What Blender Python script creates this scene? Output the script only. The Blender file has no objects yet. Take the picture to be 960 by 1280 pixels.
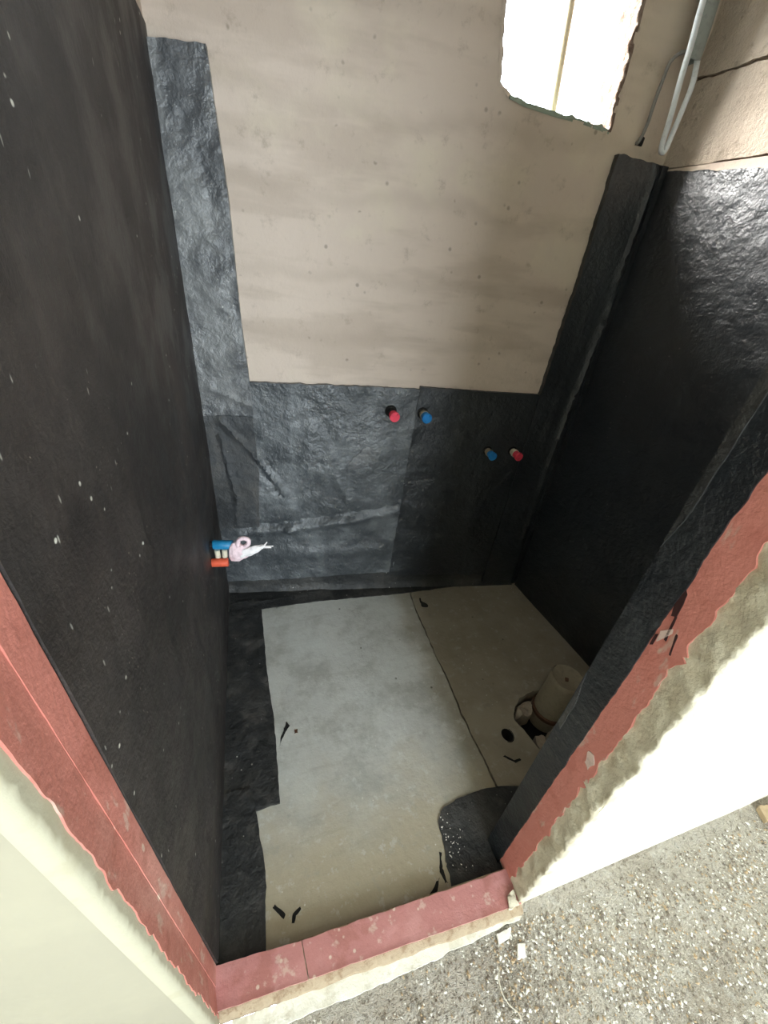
import bpy, bmesh, math, random
import numpy as np
from mathutils import Vector, Matrix, noise
from mathutils.geometry import delaunay_2d_cdt

random.seed(7)
rng = np.random.default_rng(7)
S = bpy.context.scene
col = S.collection

# ------------------------------------------------------------------ camera
cd = bpy.data.cameras.new('camera'); cam = bpy.data.objects.new('camera', cd); col.objects.link(cam)
RT = ((0.9516002218819908, -0.29105091955437734, 0.09872375570599631),
      (-0.07818937397349689, -0.5399169205378923, -0.8380788391998165),
      (0.29722624297288847, 0.7897968606821824, -0.5365421505760669))
right, down, fwd = (Vector(r) for r in RT)
M = Matrix((right, -down, -fwd)).transposed().to_4x4()
M.translation = Vector((0, 0, 1.6))
cam.matrix_world = M
cd.sensor_fit = 'VERTICAL'; cd.sensor_height = 36; cd.lens = 500 / 1280 * 36
cd.clip_start = 0.02
S.camera = cam

# ------------------------------------------------------------------ sky and daylight
w = bpy.data.worlds.new('sky'); S.world = w; w.use_nodes = True
bg = w.node_tree.nodes['Background']
bg.inputs[0].default_value = (0.83, 0.93, 1.0, 1); bg.inputs[1].default_value = 14.0
def portal(name, loc, rot, sx, sy):
    l = bpy.data.lights.new(name, 'AREA'); l.shape = 'RECTANGLE'; l.size = sx; l.size_y = sy
    l.cycles.is_portal = True
    o = bpy.data.objects.new(name, l); col.objects.link(o); o.location = loc; o.rotation_euler = rot
    return o
# portals sit in the small window of the bay and in the big openings of the outer room
portal('window_portal', (1.01, 1.68, 2.32), (math.radians(-90), 0, math.radians(-8.5)), 0.56, 0.66)
portal('room_opening_portal', (0.75, -2.42, 1.30), (math.radians(90), 0, 0), 1.5, 2.2)
sl = bpy.data.lights.new('hazy_sun', 'SUN'); sl.energy = 36.0; sl.angle = math.radians(28); sl.color = (1.0, 0.97, 0.92)
so = bpy.data.objects.new('hazy_sun', sl); col.objects.link(so)
so.rotation_euler = Vector((0.62, -0.62, -0.52)).to_track_quat('-Z', 'Y').to_euler()
S.view_settings.view_transform = 'Standard'; S.view_settings.look = 'None'
S.view_settings.gamma = 1; S.view_settings.exposure = 0.14; S.view_settings.use_curve_mapping = False

# ------------------------------------------------------------------ materials
def L(r, g, b):
    f = lambda c: (c / 255 / 12.92) if c / 255 <= 0.04045 else ((c / 255 + 0.055) / 1.055) ** 2.4
    return (f(r), f(g), f(b), 1)
class Mat:
    def __init__(s, name, base, rough=0.8, spec=0.5):
        s.m = bpy.data.materials.new(name); s.m.use_nodes = True
        s.nt = s.m.node_tree; s.p = s.nt.nodes['Principled BSDF']
        s.p.inputs['Roughness'].default_value = rough
        s.p.inputs['Specular IOR Level'].default_value = spec
        s.p.inputs['Base Color'].default_value = base
        s.co = s.nt.nodes.new('ShaderNodeTexCoord').outputs['Object']
        rgb = s.nt.nodes.new('ShaderNodeRGB'); rgb.outputs[0].default_value = base
        s.c = rgb.outputs[0]; s.h = None
    def mapped(s, scale):
        n = s.nt.nodes.new('ShaderNodeMapping'); n.inputs['Scale'].default_value = scale if hasattr(scale, '__len__') else (scale,) * 3
        s.nt.links.new(s.co, n.inputs[0]); return n.outputs[0]
    def noise(s, scale, detail=4, rough=0.6, dist=0.0):
        n = s.nt.nodes.new('ShaderNodeTexNoise'); n.inputs['Scale'].default_value = 1
        n.inputs['Detail'].default_value = detail; n.inputs['Roughness'].default_value = rough; n.inputs['Distortion'].default_value = dist
        s.nt.links.new(s.mapped(scale), n.inputs[0])
        return s.math('ADD', s.math('MULTIPLY', s.math('SUBTRACT', n.outputs[0], 0.5), 1.75), 0.5)   # widen the noise's narrow range
    def voro(s, scale, feature='F1'):
        n = s.nt.nodes.new('ShaderNodeTexVoronoi'); n.feature = feature; n.inputs['Scale'].default_value = 1
        s.nt.links.new(s.mapped(scale), n.inputs[0]); return n.outputs['Distance']
    def ramp(s, sock, a, b, va=0.0, vb=1.0):
        n = s.nt.nodes.new('ShaderNodeMapRange'); n.interpolation_type = 'SMOOTHSTEP'
        for i, v in enumerate((a, b, va, vb)): n.inputs[i + 1].default_value = v
        s.nt.links.new(sock, n.inputs[0]); return n.outputs[0]
    def math(s, op, a, b):
        n = s.nt.nodes.new('ShaderNodeMath'); n.operation = op
        for i, v in enumerate((a, b)):
            if isinstance(v, (int, float)): n.inputs[i].default_value = v
            else: s.nt.links.new(v, n.inputs[i])
        return n.outputs[0]
    def axis(s, k):
        n = s.nt.nodes.new('ShaderNodeSeparateXYZ'); s.nt.links.new(s.co, n.inputs[0]); return n.outputs[k]
    def mix(s, fac, colour):
        n = s.nt.nodes.new('ShaderNodeMix'); n.data_type = 'RGBA'
        s.nt.links.new(fac, n.inputs[0]); s.nt.links.new(s.c, n.inputs[6]); n.inputs[7].default_value = colour
        s.c = n.outputs[2]; return s
    def bump(s, sock, dist, strength=1.0):
        n = s.nt.nodes.new('ShaderNodeBump'); n.inputs['Strength'].default_value = strength; n.inputs['Distance'].default_value = dist
        s.nt.links.new(sock, n.inputs['Height'])
        if s.h: s.nt.links.new(s.h, n.inputs['Normal'])
        s.h = n.outputs[0]; return s
    def rough(s, sock, lo, hi):
        s.nt.links.new(s.ramp(sock, 0.3, 0.7, lo, hi), s.p.inputs['Roughness']); return s
    def done(s):
        s.nt.links.new(s.c, s.p.inputs['Base Color'])
        if s.h: s.nt.links.new(s.h, s.p.inputs['Normal'])
        return s.m

def membrane(name, base, dust, specks=0.5, rlo=0.36, rhi=0.6, dustcol=None, spec=0.5, bs=1.0):
    m = Mat(name, base, 0.5, spec)
    m.mix(m.ramp(m.noise(3.5, 5, 0.65), 0.42, 0.72, 0, dust), dustcol or L(86, 84, 80))
    m.mix(m.ramp(m.noise((14, 14, 1.6), 4), 0.55, 0.8, 0, dust * 0.7), dustcol or L(90, 86, 82))
    # paint and mortar specks flicked on the sheet
    sp = m.math('MULTIPLY', m.ramp(m.voro(30), 0.06, 0.11, 1, 0), m.ramp(m.noise(5, 3), 0.56, 0.6, 0, specks))
    m.mix(sp, L(200, 198, 188))
    sp = m.math('MULTIPLY', m.ramp(m.voro((60, 60, 18)), 0.06, 0.11, 1, 0), m.ramp(m.noise(3, 3), 0.6, 0.66, 0, specks * 0.8))
    m.mix(sp, L(170, 168, 160))
    m.bump(m.noise(9, 4), 0.014 * bs, 0.7).bump(m.noise(38, 4, 0.6, 0.3), 0.0045 * bs, 0.6).bump(m.noise(110, 4, 0.7), 0.0016, 0.6).bump(m.noise(260, 3), 0.0008, 0.5)
    m.rough(m.noise(6, 5), rlo, rhi)
    return m.done()
MEM_L = membrane('membrane_brown_black', L(43, 38, 36), 0.22, 1.0, 0.5, 0.72, L(84, 75, 71), 0.5, 0.45)
MEM_B = membrane('membrane_blue_black_lit', L(64, 68, 71), 0.6, 0.35, 0.26, 0.46, L(112, 116, 118), 0.8)  # base greyed up, door light on the back-left sheet put into the colour
MEM_S = membrane('membrane_scuffed_lit', L(78, 80, 82), 0.8, 0.5, 0.26, 0.5, L(132, 133, 132), 0.8)  # scuffs, plus door light on the left strip painted in as grey
MEM_R = membrane('membrane_black', L(25, 30, 35), 0.2, 0.12, 0.3, 0.46, L(60, 66, 70), 0.8, 0.7)
MEM_F = membrane('membrane_floor', L(40, 41, 41), 0.45, 0.9, 0.45, 0.65)
MEM_G = membrane('membrane_grey', L(62, 64, 66), 0.5, 0.3, 0.5, 0.7)

def plaster():
    m = Mat('beige_plaster', L(206, 190, 176), 0.9, 0.2)
    m.mix(m.ramp(m.noise((1.6, 1.6, 7), 4), 0.45, 0.7, 0, 0.45), L(176, 160, 145))
    m.mix(m.ramp(m.noise(2.3, 5), 0.5, 0.75, 0, 0.5), L(214, 202, 180))
    m.mix(m.ramp(m.math('ABSOLUTE', m.math('SUBTRACT', m.math('FRACT', m.math('ADD', m.math('MULTIPLY', m.axis(2), 4.6), m.math('MULTIPLY', m.noise(3, 3), 0.5)), 0), 0.3), 0), 0.0, 0.2, 0.16, 0), L(138, 124, 108))
    m.mix(m.ramp(m.noise(17, 6, 0.7), 0.6, 0.95, 0, 0.4), L(138, 124, 108))
    m.mix(m.math('MULTIPLY', m.ramp(m.voro(22), 0.06, 0.2, 1, 0), m.ramp(m.noise(8, 3), 0.58, 0.66, 0, 0.5)), L(100, 88, 76))
    m.bump(m.noise(6, 4), 0.006, 0.5).bump(m.noise(40, 5), 0.0022, 0.5).bump(m.noise(250, 3), 0.0007, 0.5)
    return m.done()
PLASTER = plaster()
def block():
    m = Mat('rough_block', L(204, 190, 174), 0.95, 0.15)
    m.mix(m.ramp(m.noise(4, 5), 0.45, 0.7, 0, 0.5), L(182, 166, 148))
    m.mix(m.ramp(m.noise(30, 6, 0.7), 0.58, 0.9, 0, 0.6), L(140, 126, 110))
    m.bump(m.noise(16, 5, 0.7), 0.01, 0.6).bump(m.noise(90, 5, 0.75), 0.005, 0.8)
    return m.done()
BLOCK = block()
m = Mat('raw_reveal', L(128, 108, 96), 0.95, 0.1); m.mix(m.ramp(m.noise(35, 5), 0.4, 0.7, 0, 0.8), L(160, 144, 132)); m.bump(m.noise(60, 5), 0.008, 0.8); RAW = m.done()
m = Mat('mortar', L(120, 104, 88), 0.95, 0.1); m.bump(m.noise(70, 5), 0.004, 0.8); MORTAR = m.done()
def floor_mat(name, base, tan, lo=L(150, 148, 140), hi=L(186, 186, 178), tn=L(166, 152, 122)):
    m = Mat(name, base, 0.62, 0.4)
    m.mix(m.ramp(m.noise(5, 6, 0.7), 0.4, 0.7, 0, 0.6), lo)
    m.mix(m.ramp(m.noise(2.2, 4), 0.5, 0.7, 0, 0.6), hi)
    front = m.ramp(m.math('ADD', m.axis(1), m.math('MULTIPLY', m.noise(5, 4), 0.35)), 0.55, 0.95, 1, 0)
    m.mix(m.math('MULTIPLY', front, tan), tn)
    m.mix(m.math('MULTIPLY', m.ramp(m.math('ADD', m.axis(0), m.math('MULTIPLY', m.noise(6, 4), 0.1)), 0.68, 0.78, 0, 1), 0.5), L(146, 134, 108))
    m.mix(m.ramp(m.noise((3, 30, 3), 5, 0.6), 0.55, 0.95, 0, 0.2), L(120, 112, 96))
    m.mix(m.math('MULTIPLY', m.ramp(m.voro(17), 0.05, 0.12, 1, 0), m.ramp(m.noise(6, 3), 0.6, 0.66, 0, 0.8)), L(84, 78, 66))
    m.mix(m.math('MULTIPLY', m.ramp(m.voro(30), 0.04, 0.09, 1, 0), m.ramp(m.noise(4, 3), 0.55, 0.62, 0, 0.9)), L(222, 220, 210))
    m.mix(m.ramp(m.noise(22, 6, 0.7), 0.58, 0.8, 0, 0.55), hi)
    m.mix(m.ramp(m.noise(13, 6, 0.7), 0.62, 0.85, 0, 0.5), lo)
    m.bump(m.noise(8, 5), 0.006, 0.5).bump(m.noise(60, 5, 0.7), 0.002, 0.5)
    m.rough(m.noise(7, 4), 0.45, 0.75)
    return m.done()
SCREED = floor_mat('grey_screed', L(194, 194, 188), 0.75, L(158, 157, 148), L(204, 206, 200), L(172, 158, 128))
SCREED_D = floor_mat('brown_screed', L(156, 150, 142), 0.2, L(132, 126, 117), L(174, 168, 158))
def red(name, base, dark, pale):
    m = Mat(name, base, 0.5, 0.4)
    m.mix(m.ramp(m.noise((7, 7, 3), 5), 0.45, 0.7, 0, 0.55), pale)
    m.mix(m.ramp(m.noise(11, 5), 0.55, 0.72, 0, 0.5), dark)
    m.mix(m.math('MULTIPLY', m.ramp(m.voro((30, 30, 14)), 0.08, 0.16, 1, 0), m.ramp(m.noise(6, 3), 0.48, 0.56, 0, 0.9)), L(220, 198, 182))
    m.mix(m.math('MULTIPLY', m.ramp(m.noise((26, 26, 9), 4), 0.66, 0.8, 0, 1), 0.6), L(216, 190, 176))
    m.bump(m.noise(25, 5), 0.003, 0.5).bump(m.noise(150, 4), 0.0008, 0.6)
    return m.done()
RED_L = red('red_paint_scuffed', L(196, 124, 112), L(168, 98, 84), L(216, 158, 146))
RED_R = red('red_paint_lightened', L(214, 138, 126), L(196, 116, 104), L(222, 158, 146))  # lightened paint makes up for the weak light on the right reveal
RED_F = red('red_paint_sill', L(190, 130, 126), L(166, 106, 96), L(206, 152, 148))
m = Mat('filler', L(216, 208, 186), 0.85, 0.25)
m.mix(m.ramp(m.noise(14, 5), 0.5, 0.7, 0, 0.5), L(182, 168, 140)); m.bump(m.noise(30, 5), 0.006, 0.7).bump(m.noise(160, 3), 0.001, 0.5); FILLER = m.done()  # right reveal filler, lightened in colour where little light reaches
m = Mat('sill_mortar', L(176, 158, 134), 0.9, 0.2)
m.mix(m.ramp(m.noise(30, 6, 0.7), 0.5, 0.7, 0, 0.7), L(140, 116, 92)); m.bump(m.noise(70, 5), 0.004, 0.8); SILL = m.done()
m = Mat('white_wall_paint', L(232, 230, 216), 0.75, 0.3); m.mix(m.ramp(m.noise(3, 4), 0.45, 0.7, 0, 0.4), L(222, 218, 200)); m.bump(m.noise(8, 4), 0.003, 0.4); WHITE = m.done()
m = Mat('cream_wall_shaded', L(168, 162, 144), 0.8, 0.2); m.mix(m.ramp(m.noise(3, 4), 0.45, 0.7, 0, 0.5), L(176, 170, 150)); m.bump(m.noise(8, 4), 0.003, 0.4); CREAM_SHADED = m.done()  # left front wall: dimmer daylight put into a darker colour
m = Mat('shaded_filler', L(186, 181, 160), 0.85, 0.2); m.mix(m.ramp(m.noise(16, 5), 0.5, 0.8, 0, 0.5), L(176, 168, 144)); m.bump(m.noise(25, 5), 0.002, 0.5); FILL_L = m.done()  # darkened to go with the shade painted into the left wall
m = Mat('white_plaster_skirt', L(236, 234, 222), 0.85, 0.2); m.mix(m.ramp(m.noise(20, 5), 0.5, 0.7, 0, 0.5), L(196, 188, 168)); m.bump(m.noise(60, 4), 0.003, 0.6); SKIRT = m.done()
def outer_floor():
    m = Mat('gritty_floor', L(206, 196, 182), 0.9, 0.2)
    m.mix(m.ramp(m.noise(7, 6, 0.7), 0.45, 0.65, 0, 0.8), L(214, 206, 194))
    m.mix(m.ramp(m.noise(3, 5), 0.5, 0.7, 0, 0.5), L(168, 156, 140))
    m.mix(m.ramp(m.noise(60, 5, 0.75), 0.55, 0.8, 0, 0.7), L(116, 102, 86))
    m.mix(m.ramp(m.voro(70), 0.1, 0.25, 0.8, 0), L(226, 220, 208))
    m.mix(m.ramp(m.noise(26, 5, 0.7), 0.55, 0.75, 0, 0.7), L(222, 216, 206))
    m.bump(m.noise(30, 5, 0.7), 0.012, 0.8).bump(m.noise(120, 4, 0.7), 0.005, 0.9)
    return m.done()
GRIT = outer_floor()
def plain(name, c, r=0.5, spec=0.5, metal=0.0, bump=None):
    m = Mat(name, c, r, spec); m.p.inputs['Metallic'].default_value = metal
    m.mix(m.ramp(m.noise(60, 4), 0.5, 0.75, 0, 0.35), tuple(v * 0.6 for v in c[:3]) + (1,))
    if bump: m.bump(m.noise(bump, 4), 0.002, 0.6)
    return m.done()
TARRY = plain('tar', L(58, 28, 28), 0.6); FLECK = plain('pink_white_fleck', L(226, 200, 190), 0.8)
CAP_R = plain('red_plastic', L(240, 76, 98), 0.35); CAP_B = plain('blue_plastic', L(40, 134, 206), 0.35)
ORANGE = plain('orange_plastic', L(224, 96, 66), 0.5); TEAL = plain('blue_pipe_plastic', L(30, 128, 176), 0.45)
STUB = plain('brass_fitting', L(190, 176, 150), 0.4, 0.5, 0.5); OFFW = plain('offwhite_plastic', L(214, 208, 186), 0.5)
CLOTH = plain('pinkish_cloth', L(240, 214, 220), 0.85, 0.2, 0, 60)
CLOTHW = plain('white_cloth', L(245, 240, 240), 0.85, 0.2, 0, 60)
CABLE = plain('pale_grey_cable', L(228, 234, 238), 0.45); CABLE_D = plain('dull_grey_cable', L(140, 138, 134), 0.6)
CONDUIT = plain('grey_conduit', L(150, 156, 152), 0.55)
DARK = plain('dark_hole', L(20, 18, 17), 0.9); BAR = plain('tan_bar', L(214, 200, 172), 0.6)
PIPE = plain('dusty_pipe_wrap', L(148, 138, 118), 0.6, 0.4, 0, 25); RUBBLE = plain('rubble', L(176, 164, 148), 0.9, 0.2, 0, 40)
BROWN = plain('rust_stain', L(84, 56, 38), 0.8); MOSS = plain('mossy_mortar', L(150, 160, 146), 0.95, 0.1, 0, 80)
CHIP_W = plain('white_chip', L(238, 234, 224), 0.8); CHIP_T = plain('tan_chip', L(178, 156, 126), 0.9); CHIP_G = plain('grey_chip', L(128, 118, 106), 0.9)
STEM = plain('dry_stem', L(206, 198, 180), 0.8); CEIL = plain('ceiling_paint', L(214, 208, 196), 0.9)

# ------------------------------------------------------------------ object helpers
def tag(o, label=None, cat=None, group=None, kind=None):
    if label: o['label'] = label
    if cat: o['category'] = cat
    if group: o['group'] = group
    if kind: o['kind'] = kind
    return o
def empty(name, loc=(0, 0, 0)):
    o = bpy.data.objects.new(name, None); o.empty_display_size = 0.05; col.objects.link(o); o.location = loc; return o
def link(name, me, mats, parent=None):
    o = bpy.data.objects.new(name, me)
    for m_ in (mats if isinstance(mats, (list, tuple)) else [mats]): me.materials.append(m_)
    col.objects.link(o)
    if parent is not None:
        o.parent = parent
        o.matrix_parent_inverse = Matrix.Translation(-Vector(parent.location))
    return o
def smooth(me, ang=35):
    me.shade_smooth(); me.set_sharp_from_angle(angle=math.radians(ang))
def fb(u, v, w=0.0, f=1.0, o=3):
    return noise.fractal(Vector((u * f, v * f, w)), 1.0, 2.0, o)
def pip(P, poly):
    x, y = P[:, 0], P[:, 1]; ins = np.zeros(len(P), bool); n = len(poly)
    for i in range(n):
        x0, y0 = poly[i][:2]; x1, y1 = poly[(i + 1) % n][:2]
        if y0 == y1: continue
        c = ((y0 > y) != (y1 > y)) & (x < (x1 - x0) * (y - y0) / (y1 - y0) + x0)
        ins ^= c
    return ins
def edged(poly, res, seed):
    """resample an outline; a third value on a point is the raggedness of the edge that starts there"""
    out = []
    n = len(poly)
    for i in range(n):
        a = poly[i]; b = poly[(i + 1) % n]; j = a[2] if len(a) > 2 else 0.0
        d = math.hypot(b[0] - a[0], b[1] - a[1]); k = max(1, int(d / (res if not j else min(res, 0.004 if j < 0.0025 else 0.006))))
        nx, ny = -(b[1] - a[1]) / (d or 1), (b[0] - a[0]) / (d or 1)
        for t in range(k):
            s = t / k; x = a[0] + (b[0] - a[0]) * s; y = a[1] + (b[1] - a[1]) * s
            if j and t:
                q = j * (1.5 * noise.noise(Vector((x * 26, y * 26, seed))) + 0.55 * noise.noise(Vector((x * 70, y * 70, seed + 5))) + 0.5 * noise.noise(Vector((x * 8, y * 8, seed + 9))))
                x += nx * q; y += ny * q
            out.append((x, y))
    return out
def slab(name, poly, frame, th, mat, res=0.02, relief=None, holes=(), parent=None, back=False, seed=0.0, sm=35):
    outer = edged(poly, res, seed); hs = [edged(h, res, seed + 3) for h in holes]
    A = np.array(outer); lo, hi = A.min(0), A.max(0)
    gx, gy = np.meshgrid(np.arange(lo[0] + res / 2, hi[0], res), np.arange(lo[1] + res / 2, hi[1], res))
    G = np.stack([gx.ravel(), gy.ravel()], 1)
    if len(G):
        G = G + rng.uniform(-.22, .22, G.shape) * res
        ok = pip(G, outer)
        for h in hs: ok &= ~pip(G, h)
        G = G[ok]
        B = np.concatenate([A] + [np.array(h) for h in hs])
        keep = np.ones(len(G), bool)
        for s in range(0, len(G), 4000):
            d = ((G[s:s + 4000, None, :] - B[None]) ** 2).sum(2).min(1); keep[s:s + 4000] = d > (res * 0.45) ** 2
        G = G[keep]
    verts = []; edges = []; loops = []
    for lp in [outer] + hs:
        b = len(verts); verts += lp; k = len(lp); loops.append((b, k)); edges += [(b + i, b + (i + 1) % k) for i in range(k)]
    nb = len(verts)
    verts += [tuple(g) for g in G.tolist()]
    vv, ee, ff, ov, oe, of = delaunay_2d_cdt([Vector(v) for v in verts], edges, [], 0, 1e-7)
    V = np.array([tuple(v) for v in vv]); F = np.array([tuple(f) for f in ff if len(f) == 3])
    C = V[F].mean(1); ok = pip(C, outer)
    for h in hs: ok &= ~pip(C, h)
    F = F[ok]
    # orientation ccw
    a, b, c = V[F[:, 0]], V[F[:, 1]], V[F[:, 2]]
    cr = (b[:, 0] - a[:, 0]) * (c[:, 1] - a[:, 1]) - (b[:, 1] - a[:, 1]) * (c[:, 0] - a[:, 0])
    F[cr < 0] = F[cr < 0][:, ::-1]
    # frame handedness
    u0, v0 = V.mean(0)
    p0, pu, pv, ph = (Vector(frame(*q)) for q in ((u0, v0, 0), (u0 + .001, v0, 0), (u0, v0 + .001, 0), (u0, v0, .001)))
    flip = (pu - p0).cross(pv - p0).dot(ph - p0) < 0
    top = [frame(x, y, max(th + (relief(x, y) if relief else 0.0), th * 0.4 if th < 0.03 else 0)) for x, y in V.tolist()]
    faces = [tuple(f[::-1]) if flip else tuple(f) for f in F.tolist()]
    n = len(top)
    # boundary edges -> skirt
    cnt = {}
    for f in faces:
        for i in range(3):
            e = (f[i], f[(i + 1) % 3]); cnt[e] = 1
    bound = [e for e in cnt if (e[1], e[0]) not in cnt]
    idx = {}
    allv = list(top)
    if back:
        allv += [frame(x, y, 0) for x, y in V.tolist()]
        faces += [(f[2] + n, f[1] + n, f[0] + n) for f in faces[:]]
        for i, j in bound: faces.append((j, i, i + n, j + n))
    else:
        for i, j in bound:
            for q in (i, j):
                if q not in idx: idx[q] = len(allv); allv.append(frame(V[q][0], V[q][1], 0))
            faces.append((j, i, idx[i], idx[j]))
    me = bpy.data.meshes.new(name); me.from_pydata([tuple(v) for v in allv], [], faces); me.update()
    smooth(me, sm)
    return link(name, me, mat, parent)
def tube(name, pts, r, mat, parent=None, seg=10, caps=True, smo=True):
    P = [Vector(p) for p in pts]; R = r if hasattr(r, '__len__') else [r] * len(P)
    vs = []; fs = []; up = None
    for i, p in enumerate(P):
        t = (P[min(i + 1, len(P) - 1)] - P[max(i - 1, 0)]).normalized()
        if up is None: up = t.orthogonal().normalized()
        up = (up - t * up.dot(t)).normalized(); sd = t.cross(up)
        for k in range(seg):
            a = 2 * math.pi * k / seg; vs.append(p + (up * math.cos(a) + sd * math.sin(a)) * R[i])
        if i:
            for k in range(seg):
                k2 = (k + 1) % seg; a0 = (i - 1) * seg; fs.append((a0 + k, a0 + k2, a0 + seg + k2, a0 + seg + k))
    if caps: fs.append(tuple(range(seg))[::-1]); fs.append(tuple((len(P) - 1) * seg + k for k in range(seg)))
    me = bpy.data.meshes.new(name); me.from_pydata([tuple(v) for v in vs], [], fs); me.update()
    if smo: smooth(me, 50)
    return link(name, me, mat, parent)
def spline(pts, n=8):
    P = [Vector(p) for p in pts]; out = []
    for i in range(len(P) - 1):
        a, b, c, d = P[max(i - 1, 0)], P[i], P[i + 1], P[min(i + 2, len(P) - 1)]
        for k in range(n):
            t = k / n
            out.append(0.5 * ((2 * b) + (c - a) * t + (2 * a - 5 * b + 4 * c - d) * t * t + (3 * b - a - 3 * c + d) * t ** 3))
    return out + [P[-1]]
def chips(name, spots, mats, parent=None, flat=0.5):
    """many little angular flakes joined in one mesh: (point, size, normal, material index)"""
    vs = []; fs = []; mi = []
    base = [(1, 0, 0), (0, 1, 0), (-1, 0, 0), (0, -1, 0), (0, 0, 1), (0, 0, -1)]
    tri = [(0, 1, 4), (1, 2, 4), (2, 3, 4), (3, 0, 4), (1, 0, 5), (2, 1, 5), (3, 2, 5), (0, 3, 5)]
    for p, s, nrm, k in spots:
        nrm = Vector(nrm); a = nrm.orthogonal().normalized(); b = nrm.cross(a)
        th = random.random() * 6.28; a, b = a * math.cos(th) + b * math.sin(th), b * math.cos(th) - a * math.sin(th)
        o = len(vs); sx, sy, sz = s * random.uniform(.6, 1.3), s * random.uniform(.5, 1.1), s * flat * random.uniform(.6, 1.2)
        for x, y, z in base:
            vs.append(tuple(Vector(p) + a * (x * sx + random.uniform(-.3, .3) * s) + b * (y * sy + random.uniform(-.3, .3) * s) + nrm * z * sz))
        for t in tri: fs.append(tuple(o + i for i in t)); mi.append(k)
    me = bpy.data.meshes.new(name); me.from_pydata(vs, [], fs); me.update()
    o = link(name, me, mats, parent); me.polygons.foreach_set('material_index', mi)
    return o

# ------------------------------------------------------------------ frames of the surfaces
BL = Vector((-0.189, 1.725)); BR = Vector((1.446, 1.482)); RW = Vector((1.492, 0.845)); LA = Vector((-0.196, 0.308))
def wallframe(o, q, side):
    d = (q - o).normalized(); n = Vector((d.y, -d.x)) * side
    return lambda u, v, h: (o.x + d.x * u + n.x * h, o.y + d.y * u + n.y * h, v)
FB = wallframe(BL, BR, 1)      # back wall, s to the right
FL = wallframe(BL, LA, -1)     # left wall, s towards the door
FR = wallframe(BR, RW, 1)      # right wall, s towards the door
FF = lambda u, v, h: (u, v, h) # floor
FW = lambda u, v, h: (u, 0.196 - h, v)   # outer face of the front wall
def pathframe(pts, side):
    P = [Vector(p) for p in pts]; cum = [0]
    for a, b in zip(P, P[1:]): cum.append(cum[-1] + (b - a).length)
    def f(u, v, h):
        i = 0
        while i < len(P) - 2 and u > cum[i + 1]: i += 1
        d = (P[i + 1] - P[i]).normalized(); n = Vector((d.y, -d.x)) * side; p = P[i] + d * (u - cum[i])
        return (p.x + n.x * h, p.y + n.y * h, v)
    return f, cum
def off(frame, h0): return lambda u, v, h: frame(u, v, h + h0)
def ridge(x, y, segs):
    r = 0.0
    for (x0, y0, x1, y1, w, hh) in segs:
        dx, dy = x1 - x0, y1 - y0; t = max(0, min(1, ((x - x0) * dx + (y - y0) * dy) / (dx * dx + dy * dy)))
        d = math.hypot(x - x0 - dx * t, y - y0 - dy * t)
        r += hh * math.exp(-(d / w) ** 2)
    return r

CZ = 2.72
# ------------------------------------------------------------------ floor of the bay: two screed slabs and the joint between them
floor_root = tag(empty('floor', (0.6, 1.0, 0)), kind='structure')
FD = off(FF, -0.10)
jx = [(0.778, 1.80), (0.785, 1.507), (0.771, 1.38), (0.769, 1.256), (0.760, 1.10), (0.764, 0.947), (0.754, 0.80), (0.752, 0.688), (0.757, 0.59), (0.756, 0.493), (0.758, 0.25)]
fr_l = lambda x, y: 0.0018 * fb(x, y, 1, 4) + ridge(x, y, [(0.69, 0.98, 0.70, 0.45, 0.012, 0.003), (-0.02, 0.55, 0.35, 0.60, 0.01, 0.0015)])
slab('screed_slab', [(-0.32, 0.25), (0.755, 0.25)] + [(x - 0.003, y, 0.003) for x, y in jx[::-1]] + [(0.77, 1.86), (-0.32, 1.86)], FD, 0.10, SCREED, 0.03, fr_l, parent=floor_root, seed=1)
pit = [(0.965, 0.705, .004), (1.000, 0.755, .004), (1.046, 0.790, .004), (1.126, 0.806, .004), (1.165, 0.800, .004), (1.235, 0.760, .004), (1.26, 0.70, .004), (1.21, 0.655, .004), (1.127, 0.642, .003), (1.068, 0.617, .003), (1.056, 0.58, .003), (0.998, 0.555, .002), (0.986, 0.632, .002)]
drain = [(0.899 + 0.024 * math.cos(a * math.pi / 9), 0.656 + 0.027 * math.sin(a * math.pi / 9)) for a in range(18)]
slab('screed_slab', [(x + 0.003, y, 0.003) for x, y in jx] + [(0.76, 0.25), (1.60, 0.25), (1.60, 1.6), (1.5, 1.86)], FD, 0.10, SCREED_D, 0.03,
     lambda x, y: 0.0018 * fb(x, y, 2, 4) + ridge(x, y, [(0.80, 1.38, 0.83, 1.36, 0.02, .004)]), holes=[pit, drain], parent=floor_root, seed=2)
slab('subfloor', [(-0.32, 0.25), (1.6, 0.25), (1.6, 1.86), (-0.32, 1.86)], off(FF, -0.13), 0.03, DARK, 0.3, parent=floor_root)
ru = []
for i in range(150):
    x, y = random.uniform(0.98, 1.20), random.uniform(0.60, 0.79)
    if pip(np.array([(x, y)]), pit)[0] and (y > .735 or y < .60): ru.append(((x, y, random.uniform(-0.095, -0.055 if y > .70 or x < 1.05 else -.085)), random.uniform(0.008, 0.02), (0, 0, 1), random.choice((0, 0, 1))))
chips('rubble', ru, [RUBBLE, CHIP_T], floor_root, 0.7)['kind'] = 'stuff'
slab('mortar_lump', [(0.985, 0.715, .005), (1.01, 0.748, .004), (1.05, 0.78, .003), (1.10, 0.785, .006), (1.085, 0.745, .006), (1.07, 0.72, .006)], off(FF, -0.10), 0.075, RUBBLE, 0.01, lambda x, y: 0.035 * fb(x, y, 4, 25), parent=floor_root)
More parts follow.
